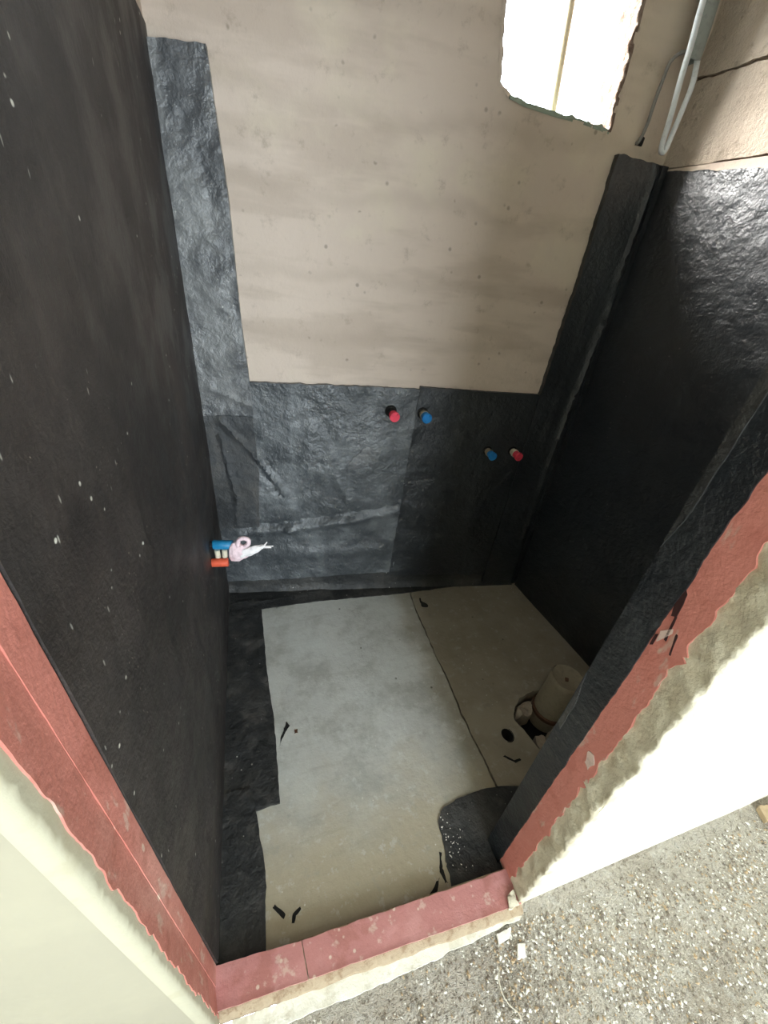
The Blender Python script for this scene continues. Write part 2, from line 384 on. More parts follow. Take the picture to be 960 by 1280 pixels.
slab('mortar_lump', [(1.005, 0.572, .002), (1.05, 0.59, .003), (1.062, 0.625, .004), (1.02, 0.628, .004)], off(FF, -0.10), 0.08, RUBBLE, 0.01, lambda x, y: 0.02 * fb(x, y, 9, 25), parent=floor_root)

# ------------------------------------------------------------------ walls of the bay
win = [(1.045, 2.058, .004), (1.10, 2.045, .004), (1.20, 2.036, .004), (1.32, 2.030, .004), (1.413, 2.020, .005), (1.400, 2.30, .004), (1.390, 2.58), (0.955, 2.58, .006), (0.972, 2.26, .006), (0.992, 2.15, .006), (1.003, 2.08, .006)]
back_root = tag(empty('wall_back', (0.63, 1.65, 0)), kind='structure')
def back_relief(u, v):
    r = 0.003 * fb(u, v, 0, 2.5) + 0.0012 * fb(u, v, 3, 12)
    r += -0.006 * math.exp(-((v - 2.178 - 0.004 * math.sin(u * 40)) / 0.006) ** 2) * (1 if u > 1.41 else (0.25 if u < 1.0 else 0))
    for z in (1.96, 1.745, 1.53, 1.315): r -= 0.0006 * math.exp(-((v - z) / 0.04) ** 2)
    r -= 0.004 * math.exp(-((v - 2.235) / 0.008) ** 2) * max(0, min(1, (u - 0.75) * 5)) * (u < 1.0)
    return r
slab('plaster_face', [(-0.05, 0), (1.75, 0), (1.75, CZ), (-0.05, CZ)], off(FB, -0.14), 0.14, PLASTER, 0.016, back_relief, holes=[win], parent=back_root, back=True, seed=3, sm=60)
right_root = tag(empty('wall_right', (1.47, 1.16, 0)), kind='structure')
slab('wall_base', [(-0.14, 0), (1.18, 0), (1.18, 1.95), (-0.14, 1.95)], off(FR, -0.10), 0.10, PLASTER, 0.05, parent=right_root, back=True)
slab('mortar_bed', [(-0.14, 1.95), (1.18, 1.95), (1.18, CZ), (-0.14, CZ)], off(FR, -0.10), 0.088, MORTAR, 0.05, parent=right_root, back=True)
zs = [1.952, 2.168, 2.178, 2.388, 2.400, 2.610, 2.622, CZ]
for row in range(4):
    us = [-0.10, 0.415, 0.83, 1.17] if row % 2 == 0 else [-0.10, 0.40, 0.60, 1.02, 1.17]
    for a, b in zip(us, us[1:]):
        z0, z1 = zs[row * 2], zs[row * 2 + 1]
        sl = lambda u: 0.012 * u
        slab('concrete_block', [(a + .005, z0 + sl(a), .003), (b - .005, z0 + sl(b), .003), (b - .005, z1 + sl(b), .003), (a + .005, z1 + sl(a), .003)], off(FR, -0.02), 0.02, BLOCK, 0.02,
             lambda u, v, row=row: 0.0035 * fb(u, v, row, 9) + 0.0015 * fb(u, v, row, 40), parent=right_root, seed=row + a)
wl = slab('wall_left', [(-0.1, 0), (1.36, 0), (1.36, CZ), (-0.1, CZ)], off(FL, -0.10), 0.10, PLASTER, 0.03, lambda u, v: 0.002 * fb(u, v, 7, 5), back=True)
tag(wl, kind='structure')

# window: raw reveal, mossy sill mortar, one leaning bar
win_root = tag(empty('window_1', (1.0, 1.6, 2.03)), kind='structure')
def crust(name, path, mat, seed, amp=0.006, d0=-0.138, d1=0.001):
    """rough broken face lining the opening; path runs along the edge, the strip goes through the wall"""
    cum = [0]
    for a, b in zip(path, path[1:]): cum.append(cum[-1] + math.hypot(b[0] - a[0], b[1] - a[1]))
    nrm = []
    for i in range(len(path) - 1):
        a, b = path[i], path[i + 1]; l = cum[i + 1] - cum[i]; nrm.append((-(b[1] - a[1]) / l, (b[0] - a[0]) / l))
    def f(u, v, h):
        i = 0
        while i < len(path) - 2 and u > cum[i + 1]: i += 1
        t = (u - cum[i]) / (cum[i + 1] - cum[i]); x = path[i][0] + (path[i + 1][0] - path[i][0]) * t; y = path[i][1] + (path[i + 1][1] - path[i][1]) * t
        return FB(x + nrm[i][0] * h, y + nrm[i][1] * h, v)
    return slab(name, [(0, d0, .001), (cum[-1], d0, .001), (cum[-1], d1, .004), (0, d1, .004)], off(f, -0.006), 0.012, mat, 0.009, lambda u, v: amp * fb(u, v, seed, 28, 4), parent=win_root, seed=seed, sm=180)
crust('reveal', [(1.413, 2.02), (1.400, 2.30), (1.390, 2.58)], RAW, 11, 0.011)
crust('sill', [(1.045, 2.056), (1.10, 2.045), (1.20, 2.036), (1.32, 2.030), (1.413, 2.02)], MOSS, 12, 0.008)
crust('reveal', [(0.955, 2.58), (0.972, 2.26), (0.992, 2.15), (1.003, 2.08), (1.045, 2.056)], PLASTER, 13, 0.006)
tube('window_bar', [(1.025, 1.645, 2.575), (1.031, 1.645, 2.312), (1.053, 1.641, 2.068), (1.058, 1.641, 2.02)], 0.0135, BAR, win_root, 8)

# ------------------------------------------------------------------ front wall with the door opening
fw = slab('wall_front', [(-0.199, 2.12), (0.648, 2.12), (0.648, 0), (2.6, 0), (2.6, CZ), (-0.199, CZ)], off(FW, -0.165), 0.165, WHITE, 0.06, lambda u, v: 0.0015 * fb(u, v, 5, 3), back=True)
tag(fw, kind='structure')
tag(slab('wall_front', [(-1.3, 0), (-0.199, 0), (-0.199, CZ), (-1.3, CZ)], off(FW, -0.165), 0.165, CREAM_SHADED, 0.06, lambda u, v: 0.0015 * fb(u, v, 5, 3), back=True), kind='structure')  # same wall, its darker colour stands in for weaker light left of the door
door = tag(empty('door_1', (0.22, 0.25, 0)), kind='structure')
# left reveal, from the inner edge outwards (folded a little towards the front)
FJL, cl = pathframe([(-0.1965, 0.3055), (-0.1950, 0.2650), (-0.1870, 0.2150), (-0.1860, 0.1950)], -1)
slab('plaster_edge', [(0.060, 0.0), (cl[-1] + .001, 0.0), (cl[-1] + .001, 2.12), (0.060, 2.12)], off(FJL, -0.02), 0.0192, FILL_L, 0.012, lambda u, v: 0.0010 * fb(u, v, 8, 20), parent=door, sm=180)
slab('red_band', [(0.0, 0.03), (0.090, 0.03, .0045), (0.094, 0.5, .0045), (0.091, 1.1, .0045), (0.094, 2.12), (0.0, 2.12)], off(FJL, -0.005), 0.0060, RED_L, 0.010, lambda u, v: 0.0008 * fb(u, v, 2, 20), parent=door, seed=21)
slab('lining_board', [(0.0, 0.03), (0.0385, 0.03), (0.0385, 2.12), (0.0, 2.12)], off(FJL, -0.004), 0.0062, RED_L, 0.014, lambda u, v: 0.0006 * fb(u, v, 6, 20), parent=door)
# right reveal
FJR, cr_ = pathframe([(0.6455, 0.3635), (0.6455, 0.3000), (0.6430, 0.2450), (0.6380, 0.1950)], 1)
k1 = 0.0635
slab('plaster_edge', [(0.110, 0.0), (cr_[-1] + .001, 0.0, .0045), (cr_[-1] + .001, 2.12), (0.110, 2.12)], off(FJR, -0.02), 0.0215, FILLER, 0.008, lambda u, v: 0.0045 * fb(u, v, 8, 26, 4), parent=door, sm=180, seed=31)
slab('red_band', [(k1 - .008, 0.03), (0.118, 0.03, .0075), (0.121, 0.5, .008), (0.118, 1.1, .008), (0.121, 2.12), (k1 - .008, 2.12)], off(FJR, -0.005), 0.0095, RED_R, 0.009, lambda u, v: 0.0007 * fb(u, v, 2, 20), parent=door, seed=23)
for k, poly in enumerate(([(0.064, 1.205, .002), (0.072, 1.195, .002), (0.078, 1.150, .002), (0.070, 1.145, .002), (0.064, 1.170, .002)],
                          [(0.075, 1.150, .001), (0.079, 1.150, .001), (0.086, 1.100, .001), (0.082, 1.100, .001)],
                          [(0.066, 1.095, .001), (0.070, 1.100, .001), (0.072, 1.075, .001), (0.068, 1.070, .001)],
                          [(0.092, 1.125, .001), (0.095, 1.125, .001), (0.104, 1.085, .001), (0.101, 1.085, .001)])):
    slab('tar_mark', poly, off(FJR, 0.0052), 0.0012, TARRY, 0.005, parent=door, seed=90 + k)
slab('paint_fleck', [(0.088, 0.745, .003), (0.100, 0.752, .002), (0.112, 0.735, .002), (0.108, 0.705, .002), (0.094, 0.712, .003)], off(FJR, 0.0050), 0.0012, FLECK, 0.005, parent=door, seed=95)
slab('paint_scrape', [(0.070, 1.108, .002), (0.084, 1.128, .002), (0.087, 1.120, .002), (0.074, 1.085, .002)], off(FJR, 0.0052), 0.0012, FLECK, 0.005, parent=door, seed=96)
# sill: mortar bed, two red slabs, white skirt
def oy(x): return 0.225 - 0.036 * (x + 0.18) / 0.82
def iy(x): return 0.293 - 0.024 * (x + 0.18) / 0.82
FS = lambda u, v, h: (u, oy(u) + (iy(u) - oy(u)) * v / 0.07, h)
slab('sill_bed', [(-0.186, -0.016, .002), (0.643, -0.016), (0.643, 0.075), (-0.186, 0.075)], FS, 0.044, SILL, 0.012, lambda u, v: 0.0015 * fb(u, v, 1, 40) - (0.012 * max(0, (0.0 - v) / 0.016) ** 2 if v < 0 else 0), parent=door, sm=50)
slab('red_slab', [(-0.190, 0.0, .001), (0.0255, 0.0, .0008), (0.0175, 0.072, .002), (-0.1975, 0.082)], off(FS, 0.04), 0.0095, RED_F, 0.01, lambda u, v: 0.0005 * fb(u, v, 3, 20) + 0.0015 * math.exp(-((v) / .004) ** 2), parent=door, seed=41)
slab('red_slab', [(0.0280, 0.0, .001), (0.641, 0.0), (0.641, 0.072, .002), (0.0200, 0.072, .0008)], off(FS, 0.04), 0.0095, RED_F, 0.01, lambda u, v: 0.0005 * fb(u, v, 3, 20) + 0.0015 * math.exp(-((v) / .004) ** 2), parent=door, seed=42)
slab('plaster_skirt', [(-0.155, 0.166, .003), (0.30, 0.160, .003), (0.64, 0.168, .003), (0.642, 0.192, .001), (0.40, 0.192, .003), (-0.16, 0.206, .002)], FF, 0.012, SKIRT, 0.012, lambda u, v: 0.002 * fb(u, v, 4, 30), parent=door, seed=43)
slab('mortar_crumb', [(0.598, 0.188, .003), (0.632, 0.188, .003), (0.634, 0.222, .004), (0.612, 0.216, .004)], FF, 0.058, FILLER, 0.006, lambda u, v: 0.006 * fb(u, v, 4, 60), parent=door, seed=44)

# ------------------------------------------------------------------ waterproofing membranes
def wrinkle(seed, amp=0.004, f=3.5): return lambda u, v: amp * fb(u, v, seed, f, 3) + amp * 0.25 * fb(u, v, seed + 4, f * 5, 3)
# left wall
lw = wrinkle(1, 0.004, 3)
left_segs = [(1.095, 2.06, 1.090, 1.40, .012, .004), (1.090, 1.40, 1.096, 1.13, .010, .0045), (1.096, 1.13, 1.086, 0.98, .008, .005), (1.086, 0.98, 1.19, 0.90, .010, .004), (1.086, 0.98, 1.110, 0.79, .010, .004),
             (0.62, 0.1, 0.64, 1.5, .01, .002), (1.26, 1.9, 1.25, 1.5, .02, .004), (0.9, 0.9, 0.88, 0.3, .02, .003)]
t = slab('membrane_sheet', [(-0.008, 0.006), (1.4165, 0.01), (1.4165, 2.06), (0.7, 2.065, .003), (-0.008, 2.055, .004)], FL, 0.004, MEM_L, 0.02, lambda u, v: max(-.002, lw(u, v)) + ridge(u, v, left_segs), seed=51)
tag(t, 'large dull brown-black waterproofing sheet flecked with white, covering the left wall', 'membrane')
sp = []
for (u0, v0, su, sv, n) in [(1.285, 1.11, .012, .05, 26), (1.18, 1.15, .015, .03, 18), (1.30, 0.985, .008, .02, 16), (1.22, 1.40, .06, .05, 16), (0.9, 1.0, .25, .3, 60), (0.35, 1.7, .2, .25, 24), (0.5, 0.4, .3, .25, 50)]:
    for i in range(n):
        u, v = random.gauss(u0, su), random.gauss(v0, sv)
        if .02 < u < 1.38 and .08 < v < 2.0 and random.random() < .55: sp.append((FL(u, v, 0.0055 + max(-.002, lw(u, v)) + ridge(u, v, left_segs)), random.uniform(.0006, .0017), (1, 0, 0), 0))
chips('plaster_splash', sp, [CHIP_G], t, 0.4)['kind'] = 'stuff'
# back wall, lower left sheet
segs = [(0.047, .944, .17, .80, .009, -.009), (.17, .80, .30, .60, .010, -.011), (.072, .965, .19, .82, .010, .010), (.19, .82, .32, .615, .012, .016), (.06, .90, .10, .60, .009, .012), (.10, .60, .09, .45, .010, .012), (.04, .90, .07, .60, .009, -.008), (.15, .435, .33, .455, .014, -.010), (.33, .455, .64, .513, .014, -.010), (.64, .513, .86, .556, .012, -.007), (.10, .39, .33, .415, .022, .016), (.33, .415, .64, .47, .022, .018), (.64, .47, .86, .520, .02, .012), (.25, .26, .80, .28, .04, .010), (.45, .95, .42, .75, .03, .008), (.55, .70, .62, .58, .02, .008),
        (.30, .60, .36, .52, .02, .004), (.36, .95, .48, .93, .02, .003), (.48, .93, .58, .74, .014, .003)]
wb = wrinkle(2, 0.009, 4.5)
t = slab('membrane_sheet', [(0.0, 0.076, .002), (0.888, 0.118, .002), (0.905, 1.0), (0.902, 1.140, .002), (0.70, 1.138, .003), (0.35, 1.132, .003), (0.0, 1.125)], FB, 0.015, MEM_B, 0.014, lambda u, v: max(-.006, wb(u, v)) + ridge(u, v, segs), seed=52)
tag(t, 'creased blue-black sheet at the foot of the back wall, with a long diagonal fold', 'membrane')
slab('patch', [(0.0, 0.425, .003), (0.19, 0.43, .002), (0.208, 0.723), (0.20, 0.99), (0.0, 0.985)], off(FB, 0.012), 0.0075, MEM_G, 0.012, lambda u, v: max(-.004, wb(u, v)) + ridge(u, v, segs) + 0.002 * fb(u, v, 9, 15), parent=t, seed=53)
slab('torn_patch', [(0.60, 0.745, .006), (0.74, 0.80, .006), (0.75, 0.865, .006), (0.68, 0.875, .006), (0.62, 0.80, .006)], off(FB, 0.0165), 0.002, MEM_S, 0.007, lambda u, v: max(-.003, wb(u, v)) + ridge(u, v, segs) + 0.005 * abs(fb(u, v, 3, 55, 3)), parent=t, seed=54)
wb2 = wrinkle(3, 0.005, 4)
t = slab('membrane_sheet', [(0.868, 0.10, .003), (1.64, 0.075, .002), (1.64, 1.148), (1.2, 1.146, .002), (0.893, 1.150, .002)], FB, 0.019, MEM_R, 0.016, lambda u, v: max(-.004, wb2(u, v)) + ridge(u, v, [(1.08, 1.0, 1.14, .93, .01, .006), (.95, .55, 1.05, .3, .02, .004)]), seed=55)
tag(t, 'black sheet behind all but the leftmost tap stub, right half of the back wall foot', 'membrane')
# back wall corner strips
ws = wrinkle(4, 0.007, 7)
t = slab('membrane_strip', [(0.0, 0.985, .001), (0.205, 0.995, .001), (0.185, 1.35, .001), (0.178, 1.70, .001), (0.155, 2.034, .002), (0.0, 2.028)], FB, 0.019, MEM_S, 0.012, lambda u, v: max(-.004, ws(u, v)) + 0.004 * fb(u, v, 7, 22, 3) + ridge(u, v, [(0.04, 1.10, 0.20, 1.03, .008, .007), (.02, 1.62, .12, 1.58, .01, .006), (.05, 1.75, .10, 1.62, .012, .005)]), seed=56)
tag(t, 'tall scuffed grey-black strip running up the left edge of the back wall', 'membrane')
def FBR(u, v, h):           # wraps the back right corner, 1.65 is the corner line
    if u <= 1.645: return FB(u, v, h)
    p = FR(u - 1.640, v, h + .006); return p
t = slab('membrane_strip', [(1.441, 0.02), (1.672, 0.02), (1.672, 1.955, .003), (1.458, 1.967, .003), (1.458, 1.595, .003), (1.443, 1.15)], FBR, 0.025, MEM_R, 0.013,
         lambda u, v: 0.0025 * fb(u, v, 3, 6) + ridge(u, v, [(1.545, 1.85, 1.54, 0.9, .006, .003), (1.612, 1.95, 1.626, 1.45, .007, .012), (1.626, 1.45, 1.60, 0.95, .008, .012), (1.60, .95, 1.60, .3, .007, .008)]), seed=57)
tag(t, 'tall narrow jet-black strip folded into the right corner beneath the hanging cables', 'membrane')
# right wall
wr = wrinkle(6, 0.003, 3)
t = slab('membrane_sheet', [(0.028, 0.004), (1.115, 0.004), (1.115, 1.885), (0.36, 1.922, .002), (0.028, 1.944, .002)], FR, 0.004, MEM_R, 0.018, lambda u, v: max(-.002, wr(u, v)) + (0.002 * fb(u, v, 3, 25, 3) if v > 1.2 else 0), seed=58)
tag(t, 'wide glossy black sheet covering the right wall, its top catching the window light', 'membrane')
# sleeve over the inner end of the right jamb
t = slab('jamb_membrane', [(0.0, 0.004), (0.0645, 0.004, .0015), (0.0655, 0.9, .002), (0.0645, 2.0), (0.0, 2.0)], FJR, 0.0075, MEM_R, 0.010, lambda u, v: 0.001 * fb(u, v, 3, 12), seed=59)
tag(t, 'narrow dark sleeve over the inner edge of the right door reveal, beside the red band', 'membrane')
slab('flap', [(0.0, 1.235, .001), (0.012, 1.30, .001), (0.018, 1.52, .001), (0.016, 1.95), (0.0, 1.95)], off(FJR, 0.0075), 0.003, MEM_F, 0.008, parent=t, seed=60)
slab('torn_edge', [(0.002, 0.90, .001), (0.016, 0.80, .001), (0.014, 0.70, .001), (0.004, 0.72, .001)], off(FJR, 0.0075), 0.002, MEM_G, 0.006, parent=t, seed=61)
# floor strips
t = slab('floor_strip', [(-0.185, 1.725), (-0.185, 1.500, .001), (-0.027, 1.552, .002), (0.276, 1.549, .002), (0.724, 1.516, .002), (1.128, 1.510, .004), (1.40, 1.478, .003), (1.44, 1.485), (0.6, 1.608)], FF, 0.004, MEM_F, 0.013,
         lambda u, v: 0.001 + 0.003 * max(-.2, fb(u, v, 6, 7)) + ridge(u, v, [(-.15, 1.62, .0, 1.60, .01, .006), (.0, 1.6, .35, 1.63, .01, .004)]), seed=62)
tag(t, 'black strip lying on the floor along the foot of the back wall', 'membrane')
slab('upstand', [(0.004, 0.0), (1.64, 0.0), (1.64, 0.095), (0.9, 0.13), (0.004, 0.085)], FB, 0.008, MEM_F, 0.014, lambda u, v: 0.002 * fb(u, v, 6, 12) + 0.02 * max(0, 1 - v / 0.05) ** 2, parent=t, seed=63)
t = slab('floor_strip', [(-0.206, 0.690), (-0.112, 0.700), (-0.089, 0.640, .003), (-0.010, 0.642, .002), (-0.007, 0.943, .001), (-0.020, 1.129, .0015), (-0.027, 1.552, .001), (-0.204, 1.56)], FF, 0.007, MEM_F, 0.012,
         lambda u, v: 0.001 + 0.003 * max(-.2, fb(u, v, 8, 7)) + ridge(u, v, [(-.06, 1.33, -.015, 1.36, .008, .004), (-.02, .66, -.085, .65, .008, .003), (-.05, 1.3, -.06, .95, .015, .003)]), seed=64)
tag(t, 'longer black strip on the floor beside the left wall, reaching back to the corner', 'membrane')
t = slab('floor_strip', [(-0.206, 0.292), (-0.075, 0.287), (-0.072, 0.366, .003), (-0.066, 0.473, .002), (-0.086, 0.627, .001), (-0.100, 0.712, .002), (-0.206, 0.716)], FF, 0.013, MEM_F, 0.011,
         lambda u, v: 0.001 + 0.003 * max(-.2, fb(u, v, 9, 8)) + ridge(u, v, [(-.12, .70, -.10, .66, .008, .006)]), seed=65)
tag(t, 'short black strip on the floor at the near left corner, by the red sill', 'membrane')
t = slab('floor_patch', [(0.470, 0.288), (0.660, 0.280), (0.90, 0.345), (0.90, 0.450), (0.848, 0.473, .001), (0.756, 0.496, .001), (0.688, 0.503, .002), (0.588, 0.497, .002), (0.525, 0.482, .003), (0.500, 0.455, .003), (0.492, 0.405, .004), (0.480, 0.342, .005)], FF, 0.005, MEM_F, 0.011,
         lambda u, v: 0.001 + 0.003 * max(-.2, fb(u, v, 12, 8)), seed=66)
tag(t, 'rounded black patch on the floor at the foot of the right jamb, speckled with crumbs', 'membrane')
sp = [((random.gauss(.515, .022), random.gauss(.40, .05), .009), random.uniform(.001, .0032), (0, 0, 1), 0) for i in range(60)]
chips('plaster_crumb', [s_ for s_ in sp if s_[0][0] > .495 and s_[0][1] > .30 and s_[0][1] < .47], [CHIP_W], t, 0.5)['kind'] = 'stuff'

# ------------------------------------------------------------------ tap stubs on the back wall
def tap(u, z, cm, label, droop, stubm, r=0.019, ring=False):
    base = Vector(FB(u, z, 0.014)); root = empty('capped_pipe', base)
    tag(root, label, 'pipe', 'capped water outlets on the back wall')
    n = (Vector(FB(u, z, 1)) - Vector(FB(u, z, 0))).normalized(); d = (n + Vector((droop, 0, -0.06))).normalized()
    tube('collar', [base, base + n * 0.008, base + n * 0.012], [r * 1.25, r * 1.2, r * 0.95], DARK, root, 14)
    tube('stub', [base, base + d * 0.024, base + d * 0.024, base + d * 0.036], [r * .85, r * .85, r * 1.0, r * 1.0], stubm, root, 14)
    q = base + d * 0.034
    tube('cap', [q, q + d * .004, q + d * .022, q + d * .024, q + d * .034, q + d * .036, q + d * .036, q + d * .030],
         [r * .86, r * .9, r * .9, r * 1.06, r * 1.08, r * 1.0, r * .62, r * .5], cm, root, 16)
    return root
tap(0.777, 1.040, CAP_R, 'pink-red capped water outlet, upper pair, leftmost of the four', 0.10, DARK, 0.0205)
tap(0.918, 1.040, CAP_B, 'bright blue capped water outlet, upper pair, beside the pink-red one', 0.10, STUB, 0.0205)
tap(1.262, 0.872, CAP_B, 'dull blue capped water outlet, lower pair, left of the red one', 0.10, STUB, 0.0185)
tap(1.390, 0.874, CAP_R, 'red capped water outlet, lower pair, nearest the right corner', 0.14, OFFW, 0.0190)

# ------------------------------------------------------------------ pipes and rag on the left wall
r1 = tag(empty('water_pipe', (-0.190, 1.315, 0.622)), 'blue plastic pipe stub out of the left wall with a rag on its end', 'pipe')
tube('stub', [(-0.192, 1.315, 0.622), (-0.172, 1.315, 0.622)], 0.012, DARK, r1, 12)
tube('sleeve', [(-0.178, 1.315, 0.622), (-0.174, 1.315, 0.622), (-0.105, 1.310, 0.616), (-0.102, 1.310, 0.616)], [.014, .018, .018, .015], TEAL, r1, 14)
r2 = tag(empty('waste_pipe', (-0.192, 1.285, 0.560)), 'orange-red plastic pipe stub low on the left wall under the blue one', 'pipe')
tube('stub', [(-0.193, 1.285, 0.560), (-0.185, 1.285, 0.560)], 0.013, STUB, r2, 12)
tube('sleeve', [(-0.190, 1.285, 0.560), (-0.186, 1.285, 0.560), (-0.128, 1.282, 0.556), (-0.126, 1.282, 0.556)], [.014, .0165, .0165, .012], ORANGE, r2, 14)
r3 = tag(empty('plastic_spacer', (-0.155, 1.300, 0.588)), 'pale plastic fitting wedged between the blue and orange pipe stubs', 'fitting')
tube('ring', [(-0.162, 1.298, 0.572), (-0.163, 1.300, 0.606)], 0.010, OFFW, r3, 10)
tube('ring', [(-0.138, 1.298, 0.572), (-0.136, 1.300, 0.606)], 0.010, OFFW, r3, 10)
# rag: a crumpled twisted cloth with a loop and a frayed tail
rag = tag(empty('rag', (-0.11, 1.30, 0.60)), 'crumpled pinkish-white rag stuffed on the blue pipe, trailing to the right', 'rag')
def cloth(name, rows, mat, seed):
    n = 14; vs = []; fs = []
    R_ = rows
    for i, (c, a, b) in enumerate(R_):
        c, a, b = Vector(c), Vector(a), Vector(b)
        for k in range(n):
            t_ = 2 * math.pi * k / n; q = c + a * math.cos(t_) + b * math.sin(t_)
            s_ = 1 + 0.42 * noise.noise(q * 60 + Vector((seed, 0, 0))) + 0.15 * math.sin(k * 2.4 + i)
            vs.append(tuple(c + (q - c) * s_))
        if i:
            for k in range(n): a0 = (i - 1) * n; k2 = (k + 1) % n; fs.append((a0 + k, a0 + k2, a0 + n + k2, a0 + n + k))
    fs.append(tuple(range(n))[::-1]); fs.append(tuple((len(R_) - 1) * n + k for k in range(n)))
    me = bpy.data.meshes.new(name); me.from_pydata(vs, [], fs); me.update(); smooth(me, 60)
    o = link(name, me, mat, rag)
    md = o.modifiers.new('s', 'SUBSURF'); md.levels = 1; md.render_levels = 1
    return o
def lerp_rows(rows, k=4):
    out = []
    for (c0, a0, b0), (c1, a1, b1) in zip(rows, rows[1:]):
        for i in range(k):
            t_ = i / k; f = lambda p, q: tuple(x + (y - x) * t_ for x, y in zip(p, q)); out.append((f(c0, c1), f(a0, a1), f(b0, b1)))
    return out + [rows[-1]]
cloth('wad', lerp_rows([((-.122, 1.305, .596), (0, .018, 0), (.004, 0, .028)), ((-.108, 1.30, .592), (0, .024, 0), (.004, 0, .040)), ((-.085, 1.295, .592), (0, .022, 0), (.004, 0, .040)), ((-.062, 1.29, .592), (0, .016, 0), (.002, 0, .026)), ((-.048, 1.285, .592), (0, .008, 0), (0, 0, .014))]), CLOTH, 1)
tail_ = cloth('tail', lerp_rows([((-.085, 1.29, .590), (0, .014, 0), (.006, 0, .022)), ((-.045, 1.28, .600), (0, .014, 0), (.006, 0, .022)), ((-.012, 1.275, .612), (0, .010, 0), (.006, 0, .017)), ((.008, 1.27, .624), (0, .004, 0), (.003, 0, .008))]), CLOTHW, 2)
tube('loop', spline([(-.088, 1.29, .615), (-.082, 1.285, .652), (-.066, 1.28, .664), (-.048, 1.28, .656), (-.048, 1.28, .636), (-.062, 1.285, .622)], 5), 0.0085, CLOTH, rag, 8)
tail_['label'] = 'white twisted tail of the rag'
for a in ((.034, 1.265, .618), (.020, 1.27, .644), (.042, 1.262, .628)): tube('thread', [(.004, 1.27, .622), a], [.005, .0015], CLOTHW, None, 6).parent = tail_

# ------------------------------------------------------------------ soil pipe standing in the pit
pp = tag(empty('soil_pipe', (1.165, 0.722, -0.09)), 'thick beige soil pipe stub wrapped over the top, standing in the broken floor pit', 'pipe')
def pipe_rows():
    n = 26; vs = []; fs = []
    prof = [(-0.09, .068), (0.0, .069), (0.06, .068), (0.12, .067), (0.165, .069), (0.180, .070), (0.190, .064), (0.186, .045), (0.178, .022), (0.176, .004)]
    ax = Vector((0.10, 0.03, 1)).normalized()
    for i, (z, r_) in enumerate(prof):
        for k in range(n):
            a = 2 * math.pi * k / n; rr = r_ * (1 + (0.05 if i > 2 else 0.01) * noise.noise(Vector((math.cos(a) * 3, math.sin(a) * 3, z * 20))))
            dz = 0.010 * noise.noise(Vector((math.cos(a) * 2, math.sin(a) * 2, 4))) if 4 <= i <= 7 else 0
            vs.append((1.165 + ax.x * z + rr * math.cos(a), 0.722 + ax.y * z + rr * math.sin(a), z + dz))
        if i:
            for k in range(n): a0 = (i - 1) * n; k2 = (k + 1) % n; fs.append((a0 + k, a0 + k2, a0 + n + k2, a0 + n + k))
    fs.append(tuple((len(prof) - 1) * n + k for k in range(n)))
    me = bpy.data.meshes.new('pipe_body'); me.from_pydata(vs, [], fs); me.update(); smooth(me, 60); return me
link('pipe_body', pipe_rows(), PIPE, pp)
slab('rust_spot', [(1.168, .722, .002), (1.180, .716, .002), (1.190, .728, .002), (1.178, .736, .002)], off(FF, 0.176), 0.006, BROWN, 0.005, parent=pp)
tube('socket_rim', [(1.160, 0.722, -0.03), (1.161, 0.722, -0.012), (1.161, .722, -.006)], [0.074, 0.075, 0.070], BROWN, pp, 24)

# drain hole lining, brown smear marks and crumbs on the bay floor
ring = tag(empty('floor_drain', (0.899, 0.656, -0.05)), 'round open drain hole in the brown floor screed near the pit', 'drain')
me = bpy.data.meshes.new('drain_tube'); n = 24; vs = []; fs = []
for i, (z, r_) in enumerate([(-.098, .0235), (-.003, .0235), (0.0005, .0255), (0.0005, .0285), (-0.002, .029)]):
    for k in range(n):
        a = 2 * math.pi * k / n; vs.append((0.899 + r_ * .96 * math.cos(a), .656 + r_ * 1.08 * math.sin(a), z))
    if i:
        for k in range(n): a0 = (i - 1) * n; k2 = (k + 1) % n; fs.append((a0 + k, a0 + n + k, a0 + n + k2, a0 + k2))
me.from_pydata(vs, [], [f[::-1] for f in fs]); me.update(); smooth(me, 60); link('drain_tube', me, DARK, ring)

def smear(poly, label, mat=BROWN, seed=0):
    o = slab('tar_smear', [(p[0], p[1], p[2] * 2.2) for p in poly], FF, 0.0014, mat, 0.005, lambda u, v: (fr_l(u, v) if u < .757 else 0.0018 * fb(u, v, 2, 4)), seed=seed)
    return tag(o, label, 'tar smear')
smear([(0.006, 0.835, .001), (0.010, 0.86, .002), (0.026, 0.90, .002), (0.038, 0.925, .002), (0.050, 0.905, .002), (0.032, 0.885, .002), (0.016, 0.86, .001)], 'curved dark tar streak on the pale screed beside the left floor strip', DARK, 71)
smear([(0.064, 0.868, .001), (0.078, 0.868, .001), (0.078, 0.885, .001), (0.064, 0.885, .001)], 'small round dark spot just right of the curved tar streak', BROWN, 72)
smear([(-0.052, 0.386, .001), (-0.045, 0.392, .001), (-0.018, 0.362, .001), (-0.024, 0.354, .001)], 'short slanting tar dash near the sill at the left', DARK, 73)
smear([(-0.003, 0.340, .001), (0.004, 0.338, .001), (0.010, 0.352, .001), (0.026, 0.362, .001), (0.024, 0.368, .001), (0.002, 0.358, .001)], 'small crooked tar mark just right of the slanting dash by the sill', DARK, 74)
smear([(0.812, 1.40, .004), (0.835, 1.385, .005), (0.842, 1.42, .005), (0.826, 1.465, .004), (0.815, 1.43, .003)], 'dark blotch at the far end of the joint in the floor', DARK, 75)
